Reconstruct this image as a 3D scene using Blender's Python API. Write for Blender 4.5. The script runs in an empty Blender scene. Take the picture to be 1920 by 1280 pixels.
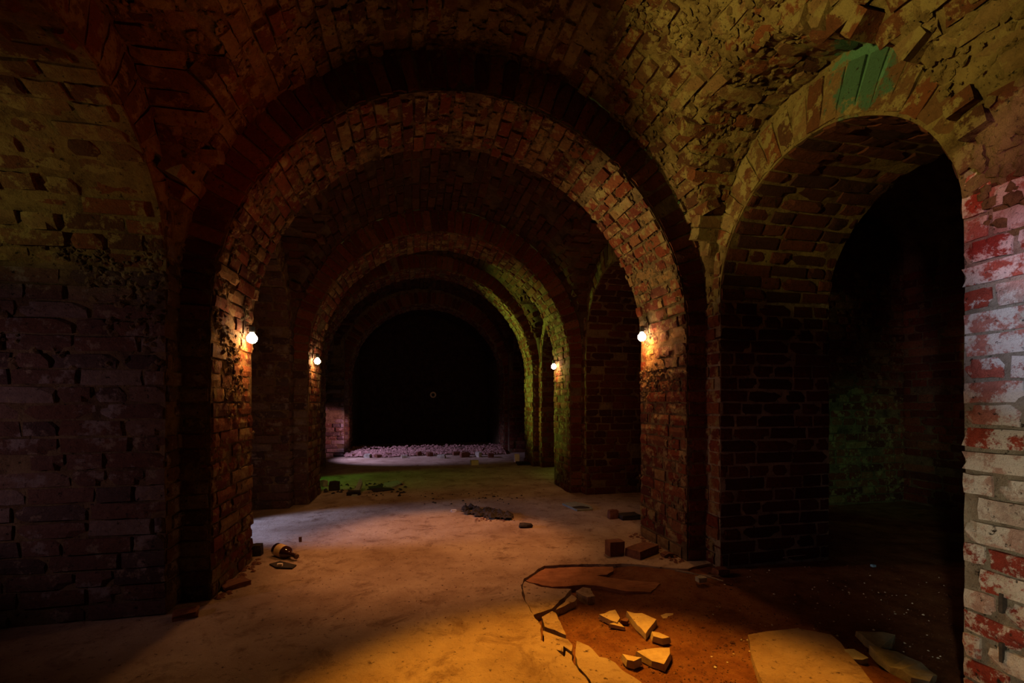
import bpy, math, random
from math import sin, cos, pi, sqrt, atan2
from mathutils import Vector, Matrix, noise
random.seed(7)
R = random.random
def U(a, b): return a + (b - a) * R()
sc = bpy.context.scene
COL = sc.collection

# ------------------------------------------------------------------ camera
F = 860.0; CX = 960.0; HY = 753.0; YAW = math.atan(185 / F); HC = 1.15
cs, sn = cos(YAW), sin(YAW)
cam = bpy.data.cameras.new('camera'); camo = bpy.data.objects.new('camera', cam); COL.objects.link(camo)
cam.sensor_width = 36; cam.lens = F / 1920 * 36; cam.shift_y = (HY - 640) / 1920
cam.clip_start = 0.02
camo.location = (0, 0, HC); camo.rotation_euler = (pi / 2, 0, -YAW)
sc.camera = camo
sc.view_settings.view_transform = 'Standard'; sc.view_settings.look = 'None'
sc.view_settings.gamma = 1; sc.view_settings.use_curve_mapping = False
sc.view_settings.exposure = 0.0
# ------------------------------------------------------------------ world
w = bpy.data.worlds.new('world'); sc.world = w; w.use_nodes = True
w.node_tree.nodes['Background'].inputs[0].default_value = (0.02, 0.006, 0.008, 1)
w.node_tree.nodes['Background'].inputs[1].default_value = 0.12
# ------------------------------------------------------------------ coloured light-painting spots, added without any lamp in the cellar
def spot(loc, target, energy, color, angle, blend=0.6, size=0.05):
    l = bpy.data.lights.new('spot_light', 'SPOT'); l.energy = energy; l.color = color
    l.spot_size = math.radians(angle); l.spot_blend = blend; l.shadow_soft_size = size
    o = bpy.data.objects.new('spot_light', l); COL.objects.link(o); o.location = loc
    o.rotation_euler = (Vector(target) - Vector(loc)).to_track_quat('-Z', 'Y').to_euler()
    return o
# pale flash on the near right pier: pink above, lilac in the middle, warm below
spot((0.75, 0.35, 1.75), (2.09, 0.99, 1.88), 66, (1.0, 0.36, 0.42), 31, 0.35, .03)
spot((0.70, 0.35, 1.45), (2.09, 0.98, 1.45), 120, (0.70, 0.76, 1.0), 32, 0.9, .03)
spot((0.70, 0.35, 0.75), (2.09, 0.99, 0.62), 62, (0.95, 0.85, 0.58), 50, 0.8, .03)
# olive light across the upper right vault and on the right haunch of the first arch
spot((-1.0, 1.45, 2.15), (2.00, 1.90, 2.76), 400, (0.84, 0.63, 0.15), 44, 0.7, .04)
spot((-0.9, 3.3, 1.75), (1.80, 3.3, 2.42), 230, (1.0, 0.68, 0.22), 34, 0.8, .04)
spot((-0.95, 3.25, 1.5), (1.93, 3.3, 0.75), 34, (1.0, 0.55, 0.36), 50, 0.9, .05)
# olive and mauve light along the broad left pier face, from inside the left opening
spot((-3.2, 1.9, 1.9), (-1.60, 2.82, 2.45), 50, (0.85, 0.66, 0.22), 52, 0.9, .04)
spot((-3.2, 1.9, 1.1), (-1.60, 2.82, 0.95), 26, (0.90, 0.50, 0.55), 70, 0.9, .04)
# red glow high on the vault, left side
spot((1.3, 1.5, 1.2), (-0.85, 2.5, 2.55), 50, (1.0, 0.11, 0.015), 34, 0.9, .05)
# amber pool on the front floor
spot((0.75, 3.3, 2.75), (0.62, 0.95, 0.0), 760, (1.0, 0.37, 0.025), 53, 0.5, .10)
# salmon light on the floor of the second bay, blue light from the left aisle
spot((0.5, 4.2, 2.9), (0.20, 3.75, 0.0), 250, (1.0, 0.38, 0.13), 50, 0.6, .10)
spot((-2.6, 4.55, 0.9), (-0.95, 4.55, 0.0), 150, (0.42, 0.52, 1.0), 42, 0.6, .06)
# green from the left aisle of the third bay, violet in the fourth
spot((-2.6, 7.0, 1.0), (-0.8, 7.0, 0.0), 34, (0.20, 1.0, 0.08), 46, 0.7, .05)
spot((-1.3, 8.2, 1.5), (1.95, 7.2, 1.9), 620, (0.60, 0.88, 0.12), 66, 0.8, .05)
spot((-2.0, 9.3, 1.7), (-0.3, 9.8, 0.0), 200, (0.74, 0.58, 1.0), 66, 0.7, .06)
spot((-0.6, 8.9, 0.9), (-1.9, 10.3, 0.5), 110, (1.0, 0.38, 0.45), 36, 0.6, .05)
# faint green in the right aisle
spot((4.2, 1.6, 1.3), (5.0, 4.3, 0.55), 20, (0.25, 0.90, 0.35), 40, 0.9, .05)
spot((3.6, 1.9, 1.3), (5.63, 3.2, 1.2), 16, (0.85, 0.45, 0.30), 60, 0.9, .05)
spot((0.6, 0.2, 1.0), (2.6, 2.82, 0.7), 9, (0.9, 0.50, 0.50), 36, 0.9, .05)

# ------------------------------------------------------------------ pixel -> world
def ray(px, py):
    u = (px - CX) / F; v = (HY - py) / F
    return u * cs + sn, cs - u * sn, v
def P(px, py, z=0.0):
    X, Y, v = ray(px, py); d = (z - HC) / v
    return Vector((X * d, Y * d, z))
def proj(p):
    d = p[0] * sn + p[1] * cs
    if d < 0.05: return None
    u = (p[0] * cs - p[1] * sn) / d
    return CX + u * F, HY - (p[2] - HC) / d * F, d
def M(px, base_py): return proj(P(px, base_py))[2] / F      # metres per pixel at a floor point

# ------------------------------------------------------------------ materials
class NT:
    def __init__(s, name):
        s.m = bpy.data.materials.new(name); s.m.use_nodes = True
        s.t = s.m.node_tree; s.b = s.t.nodes['Principled BSDF']; s.pos = s.t.nodes.new('ShaderNodeNewGeometry').outputs['Position']
    def n(s, typ, **kw):
        x = s.t.nodes.new(typ)
        for k, v in kw.items():
            if k.startswith('i_'):
                x.inputs[k[2:].replace('_', ' ')].default_value = v
            else: setattr(x, k, v)
        return x
    def l(s, a, b): s.t.links.new(a, b)
    def noise(s, scale, detail=4, rough=.6, off=0.0, dist=0.0):
        x = s.n('ShaderNodeTexNoise'); x.inputs['Scale'].default_value = scale; x.inputs['Detail'].default_value = detail
        x.inputs['Roughness'].default_value = rough; x.inputs['Distortion'].default_value = dist
        if off:
            a = s.n('ShaderNodeVectorMath', operation='ADD'); a.inputs[1].default_value = (off, off * 1.7, -off)
            s.l(s.pos, a.inputs[0]); s.l(a.outputs[0], x.inputs['Vector'])
        else: s.l(s.pos, x.inputs['Vector'])
        return x.outputs['Fac']
    def ramp(s, fac, stops, interp='LINEAR'):
        r = s.n('ShaderNodeValToRGB'); r.color_ramp.interpolation = interp
        e = r.color_ramp.elements
        while len(e) < len(stops): e.new(0.5)
        for el, (p, c) in zip(e, stops):
            el.position = p; el.color = c if len(c) == 4 else (*c, 1)
        s.l(fac, r.inputs[0]); return r.outputs[0]
    def mix(s, fac, a, b, mode='MIX'):
        x = s.n('ShaderNodeMix', data_type='RGBA', blend_type=mode)
        for sock, v in ((x.inputs[0], fac), (x.inputs[6], a), (x.inputs[7], b)):
            if hasattr(v, 'is_output'): s.l(v, sock)
            elif isinstance(v, (int, float)): sock.default_value = v
            else: sock.default_value = (*v, 1)
        return x.outputs[2]
    def bump(s, h, strength, dist=.01, prev=None):
        b = s.n('ShaderNodeBump'); b.inputs['Strength'].default_value = strength; b.inputs['Distance'].default_value = dist
        s.l(h, b.inputs['Height'])
        if prev: s.l(prev, b.inputs['Normal'])
        return b.outputs[0]
    def out(s, col, rough=.9, normal=None, spec=.25):
        if hasattr(col, 'is_output'): s.l(col, s.b.inputs['Base Color'])
        else: s.b.inputs['Base Color'].default_value = (*col, 1)
        if hasattr(rough, 'is_output'): s.l(rough, s.b.inputs['Roughness'])
        else: s.b.inputs['Roughness'].default_value = rough
        s.b.inputs['Specular IOR Level'].default_value = spec
        if normal: s.l(normal, s.b.inputs['Normal'])
        return s.m
def th(a, b): return [(a, (0, 0, 0)), (b, (1, 1, 1))]

def brick_material(name, cols, smear, cover, cover2=None, teal=None, smear2=None, dark=(.55, .55, .55)):
    t = NT(name)
    oi = t.n('ShaderNodeObjectInfo'); at = t.n('ShaderNodeAttribute', attribute_name='rnd')
    a = t.n('ShaderNodeMath', operation='ADD'); t.l(oi.outputs['Random'], a.inputs[0]); t.l(at.outputs['Fac'], a.inputs[1])
    f = t.n('ShaderNodeMath', operation='FRACT'); t.l(a.outputs[0], f.inputs[0])
    k = len(cols)
    c = t.ramp(f.outputs[0], [(i / k, cc) for i, cc in enumerate(cols)], 'CONSTANT')
    n1 = t.noise(38, 5, .7); c = t.mix(t.ramp(n1, th(.35, .75)), c, (.06, .03, .02)) if 0 else t.mix(.55, c, t.ramp(n1, [(.3, (.35, .3, .28)), (.6, (.9, .85, .8)), (.8, (1.25, 1.15, 1.0))]), 'MULTIPLY')
    n2 = t.noise(9, 7, .72, 3.1)
    c = t.mix(t.ramp(n2, th(cover, cover + .06)), c, smear)
    if smear2:
        c = t.mix(t.ramp(t.noise(5, 6, .7, 9.3), th(.56, .62)), c, smear2)
    if teal:
        d = t.n('ShaderNodeVectorMath', operation='DISTANCE'); t.l(t.pos, d.inputs[0]); d.inputs[1].default_value = teal
        s1 = t.n('ShaderNodeMath', operation='MULTIPLY_ADD'); t.l(t.noise(11, 6, .75, 1.2), s1.inputs[0]); s1.inputs[1].default_value = .55
        t.l(d.outputs['Value'], s1.inputs[2])
        c = t.mix(t.ramp(s1.outputs[0], [(.42, (1, 1, 1)), (.47, (0, 0, 0))]), c, (.085, .20, .14))
    # soot / black spots
    c = t.mix(t.ramp(t.noise(16, 4, .6, 6.6), th(.68, .74)), c, (.03, .025, .02))
    c = t.mix(t.ramp(t.noise(42, 5, .7, 8.8), th(.60, .68)), c, (.03, .022, .015))
    c = t.mix(1.0, c, dark, 'MULTIPLY')
    b = t.bump(t.noise(48, 8, .8), 1.0, .014)
    b = t.bump(t.noise(13, 6, .75, 2.7), .9, .022, b)
    return t.out(c, .9, b, .2)
REDS = [(.30, .07, .035), (.22, .055, .035), (.36, .12, .06), (.27, .10, .06), (.17, .05, .04), (.33, .085, .05), (.40, .17, .09), (.25, .06, .045)]
OCHRE = (.34, .25, .13)
MB = {
 'white': brick_material('whitewashed_brick', [(.42, .07, .04), (.60, .40, .34), (.36, .06, .04), (.55, .22, .17), (.62, .50, .44), (.48, .13, .09)], (.72, .66, .60), .47, smear2=(.60, .55, .46), dark=(.85, .85, .85)),
 'red': brick_material('red_brick', REDS, OCHRE, .60),
 'mauve': brick_material('old_mauve_brick', [(.20, .11, .09), (.25, .14, .12), (.17, .12, .12), (.29, .19, .16), (.22, .11, .08), (.13, .08, .08), (.34, .26, .25)], (.36, .28, .22), .57, smear2=(.36, .30, .30)),
 'vault': brick_material('lime_smeared_brick', [(.28, .09, .04), (.20, .07, .035), (.34, .20, .10), (.24, .12, .06), (.36, .24, .12), (.15, .06, .035)], (.38, .29, .13), .50, teal=(2.06, 1.76, 2.72)),
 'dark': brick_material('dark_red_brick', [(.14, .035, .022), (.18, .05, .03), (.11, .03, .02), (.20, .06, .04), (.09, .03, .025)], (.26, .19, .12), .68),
 'darkened': brick_material('shade_toned_vault_brick', [(.20, .07, .035), (.15, .05, .03), (.24, .12, .06), (.12, .05, .03)], (.22, .15, .08), .56, dark=(.42, .38, .36)),  # gloom of the farther vaults put into the brick colour
 'jamb': brick_material('lamp_side_brick', REDS + [(.42, .26, .13)], (.48, .36, .19), .53, smear2=(.40, .33, .16)),
}
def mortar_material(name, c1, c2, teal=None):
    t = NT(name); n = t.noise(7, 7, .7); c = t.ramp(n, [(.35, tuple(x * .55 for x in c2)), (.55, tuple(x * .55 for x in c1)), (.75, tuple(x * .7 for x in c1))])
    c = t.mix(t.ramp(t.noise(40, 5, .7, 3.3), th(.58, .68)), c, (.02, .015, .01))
    if teal:
        d = t.n('ShaderNodeVectorMath', operation='DISTANCE'); t.l(t.pos, d.inputs[0]); d.inputs[1].default_value = teal
        s1 = t.n('ShaderNodeMath', operation='MULTIPLY_ADD'); t.l(t.noise(11, 6, .75, 1.2), s1.inputs[0]); s1.inputs[1].default_value = .55
        t.l(d.outputs['Value'], s1.inputs[2])
        c = t.mix(t.ramp(s1.outputs[0], [(.42, (1, 1, 1)), (.47, (0, 0, 0))]), c, (.085, .20, .14))
    b = t.bump(t.noise(45, 8, .8), 1.0, .015); b = t.bump(t.noise(14, 6, .75), .9, .025, b)
    return t.out(c, .95, b, .1)
M_MORT = mortar_material('mortar', (.30, .22, .13), (.13, .08, .05))
M_MORTW = mortar_material('pale_mortar', (.55, .47, .36), (.30, .22, .16))
M_MORTV = mortar_material('vault_mortar', (.33, .24, .11), (.14, .08, .04), teal=(2.06, 1.76, 2.72))

M_SHADE = mortar_material('shade_toned_mortar', (.15, .10, .06), (.07, .04, .025))  # mortar colour carries the same shade for the vaults past the first bay
def concrete_material():
    t = NT('worn_concrete')
    c = t.ramp(t.noise(1.6, 8, .62), [(.3, (.26, .17, .11)), (.5, (.43, .32, .23)), (.7, (.56, .45, .34))])
    c = t.mix(t.ramp(t.noise(5, 8, .72, 4.2, .5), th(.52, .68)), c, (.20, .12, .075))
    c = t.mix(t.ramp(t.noise(30, 6, .75, 2.2), th(.58, .66)), c, (.09, .055, .04))
    # fine hairline cracks
    v = t.n('ShaderNodeTexVoronoi', feature='DISTANCE_TO_EDGE'); v.inputs['Scale'].default_value = .8
    nn = t.n('ShaderNodeVectorMath', operation='ADD'); nx = t.n('ShaderNodeTexNoise'); nx.inputs['Scale'].default_value = 3
    t.l(t.pos, nx.inputs['Vector']); t.l(t.pos, nn.inputs[0]); t.l(nx.outputs['Color'], nn.inputs[1]); t.l(nn.outputs[0], v.inputs['Vector'])
    b = t.bump(t.noise(60, 8, .8), .8, .010); b = t.bump(t.noise(9, 8, .75), .8, .03, b)
    return t.out(c, .88, b, .3)
M_CONC = concrete_material()
def dirt_material():
    t = NT('sandy_dirt')
    c = t.ramp(t.noise(6, 9, .75), [(.3, (.17, .065, .03)), (.5, (.36, .15, .07)), (.7, (.50, .27, .14))])
    c = t.mix(t.ramp(t.noise(60, 4, .7, 5), th(.60, .70)), c, (.06, .035, .025))
    b = t.bump(t.noise(70, 8, .85), 1.0, .02); b = t.bump(t.noise(18, 8, .8), 1.0, .05, b)
    return t.out(c, .95, b, .1)
M_DIRT = dirt_material()
def simple(name, c1, c2, scale=25, rough=.85, bump=.6, spec=.3, metal=0):
    t = NT(name); n = t.noise(scale, 6, .7)
    m = t.out(t.ramp(n, [(.3, c2), (.7, c1)]), rough, t.bump(n, bump, .01), spec)
    t.b.inputs['Metallic'].default_value = metal
    return m
M_SLABF = simple('fragment_concrete', (.56, .46, .30), (.36, .27, .17), 14)
M_DUST = simple('dusty_concrete', (.36, .17, .09), (.17, .075, .04), 9, .95, 1.0, .1)
M_PALE = simple('pale_rubble_stone', (.50, .50, .42), (.25, .26, .21), 20)
M_CHAR = simple('charred_debris', (.05, .04, .035), (.015, .012, .01), 40)
M_CLAY = simple('broken_brick_clay', (.20, .085, .05), (.08, .03, .02), 30)
M_WOOD = simple('weathered_stick_wood', (.34, .28, .22), (.16, .12, .09), 40)
M_METAL = simple('rusty_lamp_metal', (.18, .10, .06), (.07, .04, .03), 60, .6, .3, .5, .7)
M_BLACK = simple('black_rubber_cable', (.03, .03, .03), (.015, .015, .015), 60, .5, .1)
M_LABEL = simple('cream_paper_label', (.75, .58, .30), (.60, .42, .20), 60, .7, .1)
M_TILE = simple('grey_green_tile', (.34, .38, .34), (.22, .25, .22), 20)
M_YBOX = simple('pale_yellow_block', (.62, .62, .35), (.50, .50, .27), 20)
M_WHITE = simple('white_plaster_chip', (.85, .82, .75), (.65, .62, .56), 30)
M_GREEN = simple('mossy_plaster', (.22, .42, .24), (.12, .26, .15), 50, .9, .8)
M_CREAM = simple('cream_ceramic', (.80, .70, .52), (.66, .55, .40), 30, .45, .1, .5)
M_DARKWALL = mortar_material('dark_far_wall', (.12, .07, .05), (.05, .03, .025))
def glass_mat():
    t = NT('brown_bottle_glass'); m = t.out((.05, .018, .008), .08, None, .8)
    t.b.inputs['Transmission Weight'].default_value = .35; t.b.inputs['IOR'].default_value = 1.5
    return m
M_GLASS = glass_mat()
def bulb_mat():
    t = NT('lit_bulb_glass'); t.out((1, .9, .7), .3)
    t.b.inputs['Emission Color'].default_value = (1, .80, .50, 1); t.b.inputs['Emission Strength'].default_value = 60
    return t.m
M_BULB = bulb_mat()

# ------------------------------------------------------------------ mesh helpers
def vn(p, s=1.0):
    return noise.noise_vector(p * s)
class MB_:
    def __init__(s): s.v = []; s.f = []
    def grid(s, fn, nu, nv, amp=.006, freq=6.0, amp2=0.0, flip=False):
        b = len(s.v)
        for j in range(nv + 1):
            for i in range(nu + 1):
                p = fn(i / nu, j / nv)
                if amp: p = p + vn(p, freq) * amp
                if amp2: p = p + vn(p, 19.0) * amp2
                s.v.append(p)
        w_ = nu + 1
        for j in range(nv):
            for i in range(nu):
                q = (b + j * w_ + i, b + j * w_ + i + 1, b + (j + 1) * w_ + i + 1, b + (j + 1) * w_ + i)
                s.f.append(q[::-1] if flip else q)
    def box(s, x0, x1, y0, y1, z0, z1, step=.08, amp=.006, faces='xXyYzZ'):
        n = lambda a: max(1, int(abs(a) / step))
        lx, ly, lz = x1 - x0, y1 - y0, z1 - z0
        V = Vector
        if 'x' in faces: s.grid(lambda u, v: V((x0, y0 + ly * u, z0 + lz * v)), n(ly), n(lz), amp, flip=True)
        if 'X' in faces: s.grid(lambda u, v: V((x1, y0 + ly * u, z0 + lz * v)), n(ly), n(lz), amp)
        if 'y' in faces: s.grid(lambda u, v: V((x0 + lx * u, y0, z0 + lz * v)), n(lx), n(lz), amp)
        if 'Y' in faces: s.grid(lambda u, v: V((x0 + lx * u, y1, z0 + lz * v)), n(lx), n(lz), amp, flip=True)
        if 'z' in faces: s.grid(lambda u, v: V((x0 + lx * u, y0 + ly * v, z0)), n(lx), n(ly), amp, flip=True)
        if 'Z' in faces: s.grid(lambda u, v: V((x0 + lx * u, y0 + ly * v, z1)), n(lx), n(ly), amp)
    def arch(s, axis, c, zs, ri, ro, a0, a1, step=.06, amp=.008):
        def pt(r, t, a):
            return Vector((c + r * cos(t), a, zs + r * sin(t))) if axis == 'Y' else Vector((a, c + r * cos(t), zs + r * sin(t)))
        nt = max(12, int(pi * ri / step)); na = max(1, int((a1 - a0) / step)); nr = max(1, int((ro - ri) / step))
        fl = axis == 'Y'
        s.grid(lambda u, v: pt(ri, pi * u, a0 + (a1 - a0) * v), nt, na, amp, flip=fl)
        s.grid(lambda u, v: pt(ro, pi * u, a0 + (a1 - a0) * v), nt // 2, 1, 0, flip=not fl)
        s.grid(lambda u, v: pt(ri + (ro - ri) * v, pi * u, a0), nt, nr, amp, flip=not fl)
        s.grid(lambda u, v: pt(ri + (ro - ri) * v, pi * u, a1), nt, nr, amp, flip=fl)
        for t in (0, pi):
            s.grid(lambda u, v: pt(ri + (ro - ri) * v, t, a0 + (a1 - a0) * u), na, 1, 0)
    def mesh(s, name, mat, smooth=False):
        m = bpy.data.meshes.new(name); m.from_pydata([tuple(p) for p in s.v], [], s.f); m.materials.append(mat)
        if smooth: m.polygons.foreach_set('use_smooth', [True] * len(m.polygons))
        m.update(); return m
def link(name, me, parent=None, label=None, cat=None, group=None, kind=None, loc=None):
    o = bpy.data.objects.new(name, me); COL.objects.link(o)
    if parent: o.parent = parent
    if label: o['label'] = label
    if cat: o['category'] = cat
    if group: o['group'] = group
    if kind: o['kind'] = kind
    if loc is not None: o.location = loc
    return o
def struct(name, mb, mat, label, cat='wall', smooth=False):
    return link(name, mb.mesh(name, mat, smooth), label=label, cat=cat, kind='structure')

# ------------------------------------------------------------------ bricks
NVAR = 14
def brick_verts(rough):
    nx, nz = 4, 2
    vs = []; fs = []; border = []
    for j in range(nz + 1):
        for i in range(nx + 1):
            x = i / nx - .5; z = j / nz - .5
            eb = i in (0, nx) or j in (0, nz); cor = i in (0, nx) and j in (0, nz)
            y = .5 + U(-1, 1) * .022 * rough - (.035 * rough if eb else 0) - (.03 * rough if cor else 0)
            if cor and R() < .15 * rough: y -= .18
            vs.append((x * (.985 if eb else 1) + U(-.022, .022) * rough * (1 if eb else 1.5), y, z + U(-.035, .035) * rough))
    idx = lambda i, j: j * (nx + 1) + i
    for j in range(nz):
        for i in range(nx): fs.append((idx(i, j), idx(i, j + 1), idx(i + 1, j + 1), idx(i + 1, j)))
    ring = [idx(i, 0) for i in range(nx + 1)] + [idx(nx, j) for j in range(1, nz + 1)] + [idx(i, nz) for i in range(nx - 1, -1, -1)] + [idx(0, j) for j in range(nz - 1, 0, -1)]
    b0 = len(vs)
    for r in ring:
        x, y, z = vs[r]; vs.append((x, -.5, z))
    n = len(ring)
    for k in range(n): fs.append((ring[k], ring[(k + 1) % n], b0 + (k + 1) % n, b0 + k))
    fs.append(tuple(b0 + k for k in range(n)))
    return vs, fs
VAR = [brick_verts(U(.7, 1.5)) for _ in range(NVAR)]
BM = {}
for k, mat in MB.items():
    BM[k] = []
    for vs, fs in VAR:
        m = bpy.data.meshes.new('brick'); m.from_pydata(vs, [], fs); m.materials.append(mat)
        BM[k].append(m)
CAMV = Vector((0, 0, HC))
class Bricks:
    """collects brick transforms; place() makes the largest-seen ones parts of their own, the rest one joined part"""
    def __init__(s, mk): s.mk = mk; s.b = []
    def add(s, p, L, H, N, ln, ht, prot, depth=.10, mk=None):
        j = Matrix.Rotation(U(-.025, .025), 3, 'X') @ Matrix.Rotation(U(-.03, .03), 3, 'Z') @ Matrix.Rotation(U(-.018, .018), 3, 'Y')
        B = Matrix((L, N, H)).transposed()
        if B.determinant() < 0: B = Matrix((-L, N, H)).transposed()
        c = p + N * (prot - depth / 2)
        M3 = B @ j @ Matrix.Diagonal((ln, depth, ht))
        s.b.append((c, M3.to_4x4(), ln, ht, N.copy(), mk or s.mk))
    def place(s, parent, cap=300, minpx=10):
        sc_ = []
        for k, (c, M4, ln, ht, N, mk) in enumerate(s.b):
            q = proj(c)
            vis = q is not None and -30 < q[0] < 1950 and -30 < q[1] < 1310 and (CAMV - c).dot(N) > 0
            px = ht * F / q[2] if q else 0
            sc_.append(px if vis and max(ht, ln) * F / q[2] >= minpx and px > 7.5 else -1)
        order = sorted(range(len(s.b)), key=lambda k: -sc_[k])
        ind = set(k for k in order[:cap] if sc_[k] > 0)
        for k in sorted(ind):
            c, M4, ln, ht, N, mk = s.b[k]
            o = bpy.data.objects.new('brick', random.choice(BM[mk])); COL.objects.link(o); o.parent = parent
            o.matrix_local = Matrix.Translation(c) @ M4
        rest = [k for k in range(len(s.b)) if k not in ind]
        bym = {}
        for k in rest: bym.setdefault(s.b[k][5], []).append(k)
        for mk, ks in bym.items():
            V, Fc, rn = [], [], []
            for k in ks:
                c, M4, ln, ht, N, _ = s.b[k]; vs, fs = random.choice(VAR); b0 = len(V); MM = Matrix.Translation(c) @ M4
                V += [tuple(MM @ Vector(v)) for v in vs]; Fc += [tuple(b0 + i for i in f) for f in fs]; rn += [R()] * len(vs)
            m = bpy.data.meshes.new('brickwork'); m.from_pydata(V, [], Fc); m.materials.append(MB[mk])
            a = m.attributes.new('rnd', 'FLOAT', 'POINT'); a.data.foreach_set('value', rn); m.update()
            link('brickwork', m, parent, kind='stuff')
CO = .088
def plane(bs, O, L, H, N, length, height, course=CO, keep=None, p0=.010, p1=.020, miss=.02, ph=0, mk=None, head=.5):
    O, L, H, N = map(Vector, (O, L, H, N))
    nc = int(height / course + .5)
    for c in range(nc):
        v = c * course + course / 2
        a = -U(0, .28) if length > .35 else 0
        while a < length - .02:
            ln = .155 if (R() < head) else .30
            ln *= U(.93, 1.07)
            if length < .35: ln = length
            x0, x1 = max(a, 0), min(a + ln, length)
            a += ln + .012
            if x1 - x0 < .05: continue
            if length - x1 < .05: x1 = length
            u = (x0 + x1) / 2
            if keep and not keep(u, v): continue
            if R() < miss: continue
            bs.add(O + L * u + H * (v + U(-.003, .003)), L, H, N, x1 - x0 - U(.002, .007), course - U(.008, .017), U(p0, p1), mk=mk)
            if x1 == length: break
def curve(bs, pts, axis, a0, a1, nrm, keep=None, course=CO, p0=.004, p1=.022, miss=.03, mk=None, head=.35, wob=0.0):
    """pts: polyline (3-D, at axis coordinate 0); bricks run along the axis, courses step along the polyline"""
    axis = Vector(axis); seg = 0.0; d = course / 2
    for k in range(len(pts) - 1):
        p, q = pts[k], pts[k + 1]; l = (q - p).length
        while seg + l >= d:
            c = p.lerp(q, (d - seg) / l); H = (q - p).normalized(); N = nrm(c, H)
            a = a0 - U(0, .28)
            while a < a1 - .02:
                ln = (.155 if R() < head else .30) * U(.9, 1.08)
                x0, x1 = max(a, a0), min(a + ln, a1); a += ln + .013
                if x1 - x0 < .05: continue
                cc = c + axis * ((x0 + x1) / 2)
                if keep and not keep(cc): continue
                if R() < miss: continue
                bs.add(cc + H * U(-.006, .006), axis, H, N, x1 - x0 - U(.004, .016), course - U(.008, .024), U(p0, p1), mk=mk)
            d += course
        seg += l
def arc(axis, c, zs, r, n=200, t0=0, t1=pi):
    out = []
    for i in range(n + 1):
        t = t0 + (t1 - t0) * i / n
        out.append(Vector((c + r * cos(t), 0, zs + r * sin(t))) if axis == 'Y' else Vector((0, c + r * cos(t), zs + r * sin(t))))
    return out
def arcn(axis, c, zs):
    def f(p, H):
        n = Vector((c - p.x, 0, zs - p.z)) if axis == 'Y' else Vector((0, c - p.y, zs - p.z))
        return n.normalized()
    return f
def ring(bs, axis, c, zs, r0, r1, a, N, t0=0.0, t1=pi, mk=None, keep=None, miss=.02):
    """radial voussoirs on an arch face"""
    rm = (r0 + r1) / 2; n = int((t1 - t0) * (r0 + .03) / CO)
    N = Vector(N)
    for i in range(n):
        t = t0 + (t1 - t0) * (i + .5) / n
        if axis == 'Y': L = Vector((cos(t), 0, sin(t))); H = Vector((-sin(t), 0, cos(t))); p = Vector((c, a, zs)) + L * rm
        else: L = Vector((0, cos(t), sin(t))); H = Vector((0, -sin(t), cos(t))); p = Vector((a, c, zs)) + L * rm
        if R() < miss or (keep and not keep(p)): continue
        bs.add(p, L, H, N, r1 - r0 - U(.01, .03), (t1 - t0) * rm / n - U(.008, .02), U(.007, .018), mk=mk)

def crust(parent, samples, r0, r1, mat, name='mortar_crust'):
    v = []; f = []
    for p, N in samples:
        N = N.normalized(); a = N.orthogonal().normalized(); b_ = N.cross(a); r = U(r0, r1); ph = U(0, 6); k = len(v)
        for q in range(6):
            t = ph + q * pi / 3; v.append(p + (a * cos(t) * U(.5, 1.3) + b_ * sin(t) * U(.5, 1.3)) * r - N * .003)
        v.append(p + N * U(.2, .5) * min(r, .018) + a * U(-.3, .3) * r)
        for q in range(6): f.append((k + q, k + (q + 1) % 6, k + 6))
    m = bpy.data.meshes.new(name); m.from_pydata([tuple(x) for x in v], [], f); m.materials.append(mat)
    link(name, m, parent, kind='stuff')
def patchy(p, sc=2.2, lim=.0): return noise.noise(p * sc + Vector((3, 7, 1))) > lim
# ------------------------------------------------------------------ layout of the nave
XL, XR, NC = -1.31, 2.09, .39          # nave side faces, axis
PL, PR = -1.15, 1.93                   # pilaster faces
TH = .91                               # thickness of the arcade walls
ZA, RA = 1.62, 1.54                    # transverse arch
ZV, RV = 1.74, 1.70                    # barrel vault
ZS = 1.86                              # side arches
BAYS = [  # opening y0,y1, bay y0,y1, xl, xr, axis, barrel radius
 dict(o=(1.37, 2.82), b=(-2.5, 2.99), xl=XL, xr=XR, c=NC, r=RV),
 dict(o=(3.80, 5.35), b=(3.63, 5.52), xl=XL, xr=XR, c=NC, r=RV),
 dict(o=(6.30, 7.75), b=(6.13, 7.92), xl=-1.62, xr=2.20, c=.29, r=1.91),
 dict(o=(8.65, 10.15), b=(8.48, 10.32), xl=-1.62, xr=2.20, c=.29, r=1.91),
]
ARCH = [dict(y=(2.97, 3.65), c=NC, r=RA), dict(y=(5.50, 6.15), c=NC, r=RA), dict(y=(7.90, 8.50), c=.29, r=1.79), dict(y=(10.30, 10.9), c=.34, r=1.69)]
def zb(b, x):
    d = b['r'] ** 2 - (x - b['c']) ** 2
    return ZV + sqrt(d) if d > 0 else ZV
EX = 2.4
def inopen(b, p):
    yc = sum(b['o']) / 2; r = (b['o'][1] - b['o'][0]) / 2
    return abs(p.y - yc) < r + .17 and p.z < ZS + r * .55 and (p.x > b['xr'] - .2 or p.x < b['xl'] + .2)
def zl(b, y):
    c = (b['o'][0] + b['o'][1]) / 2; r = (b['o'][1] - b['o'][0]) / 2 + .075
    q = abs(y - c) / r
    return ZV + 1.16 * (1 - q ** EX) ** (1 / EX) if q < 1 else -1

WHERE = ['nearest bay', 'second bay', 'third bay', 'fourth bay']
NAMEARCH = ['first wide transverse arch, framing the view', 'second transverse arch, seen through the first', 'third transverse arch, green-lit on its right haunch', 'last transverse arch before the dark end wall']
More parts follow.
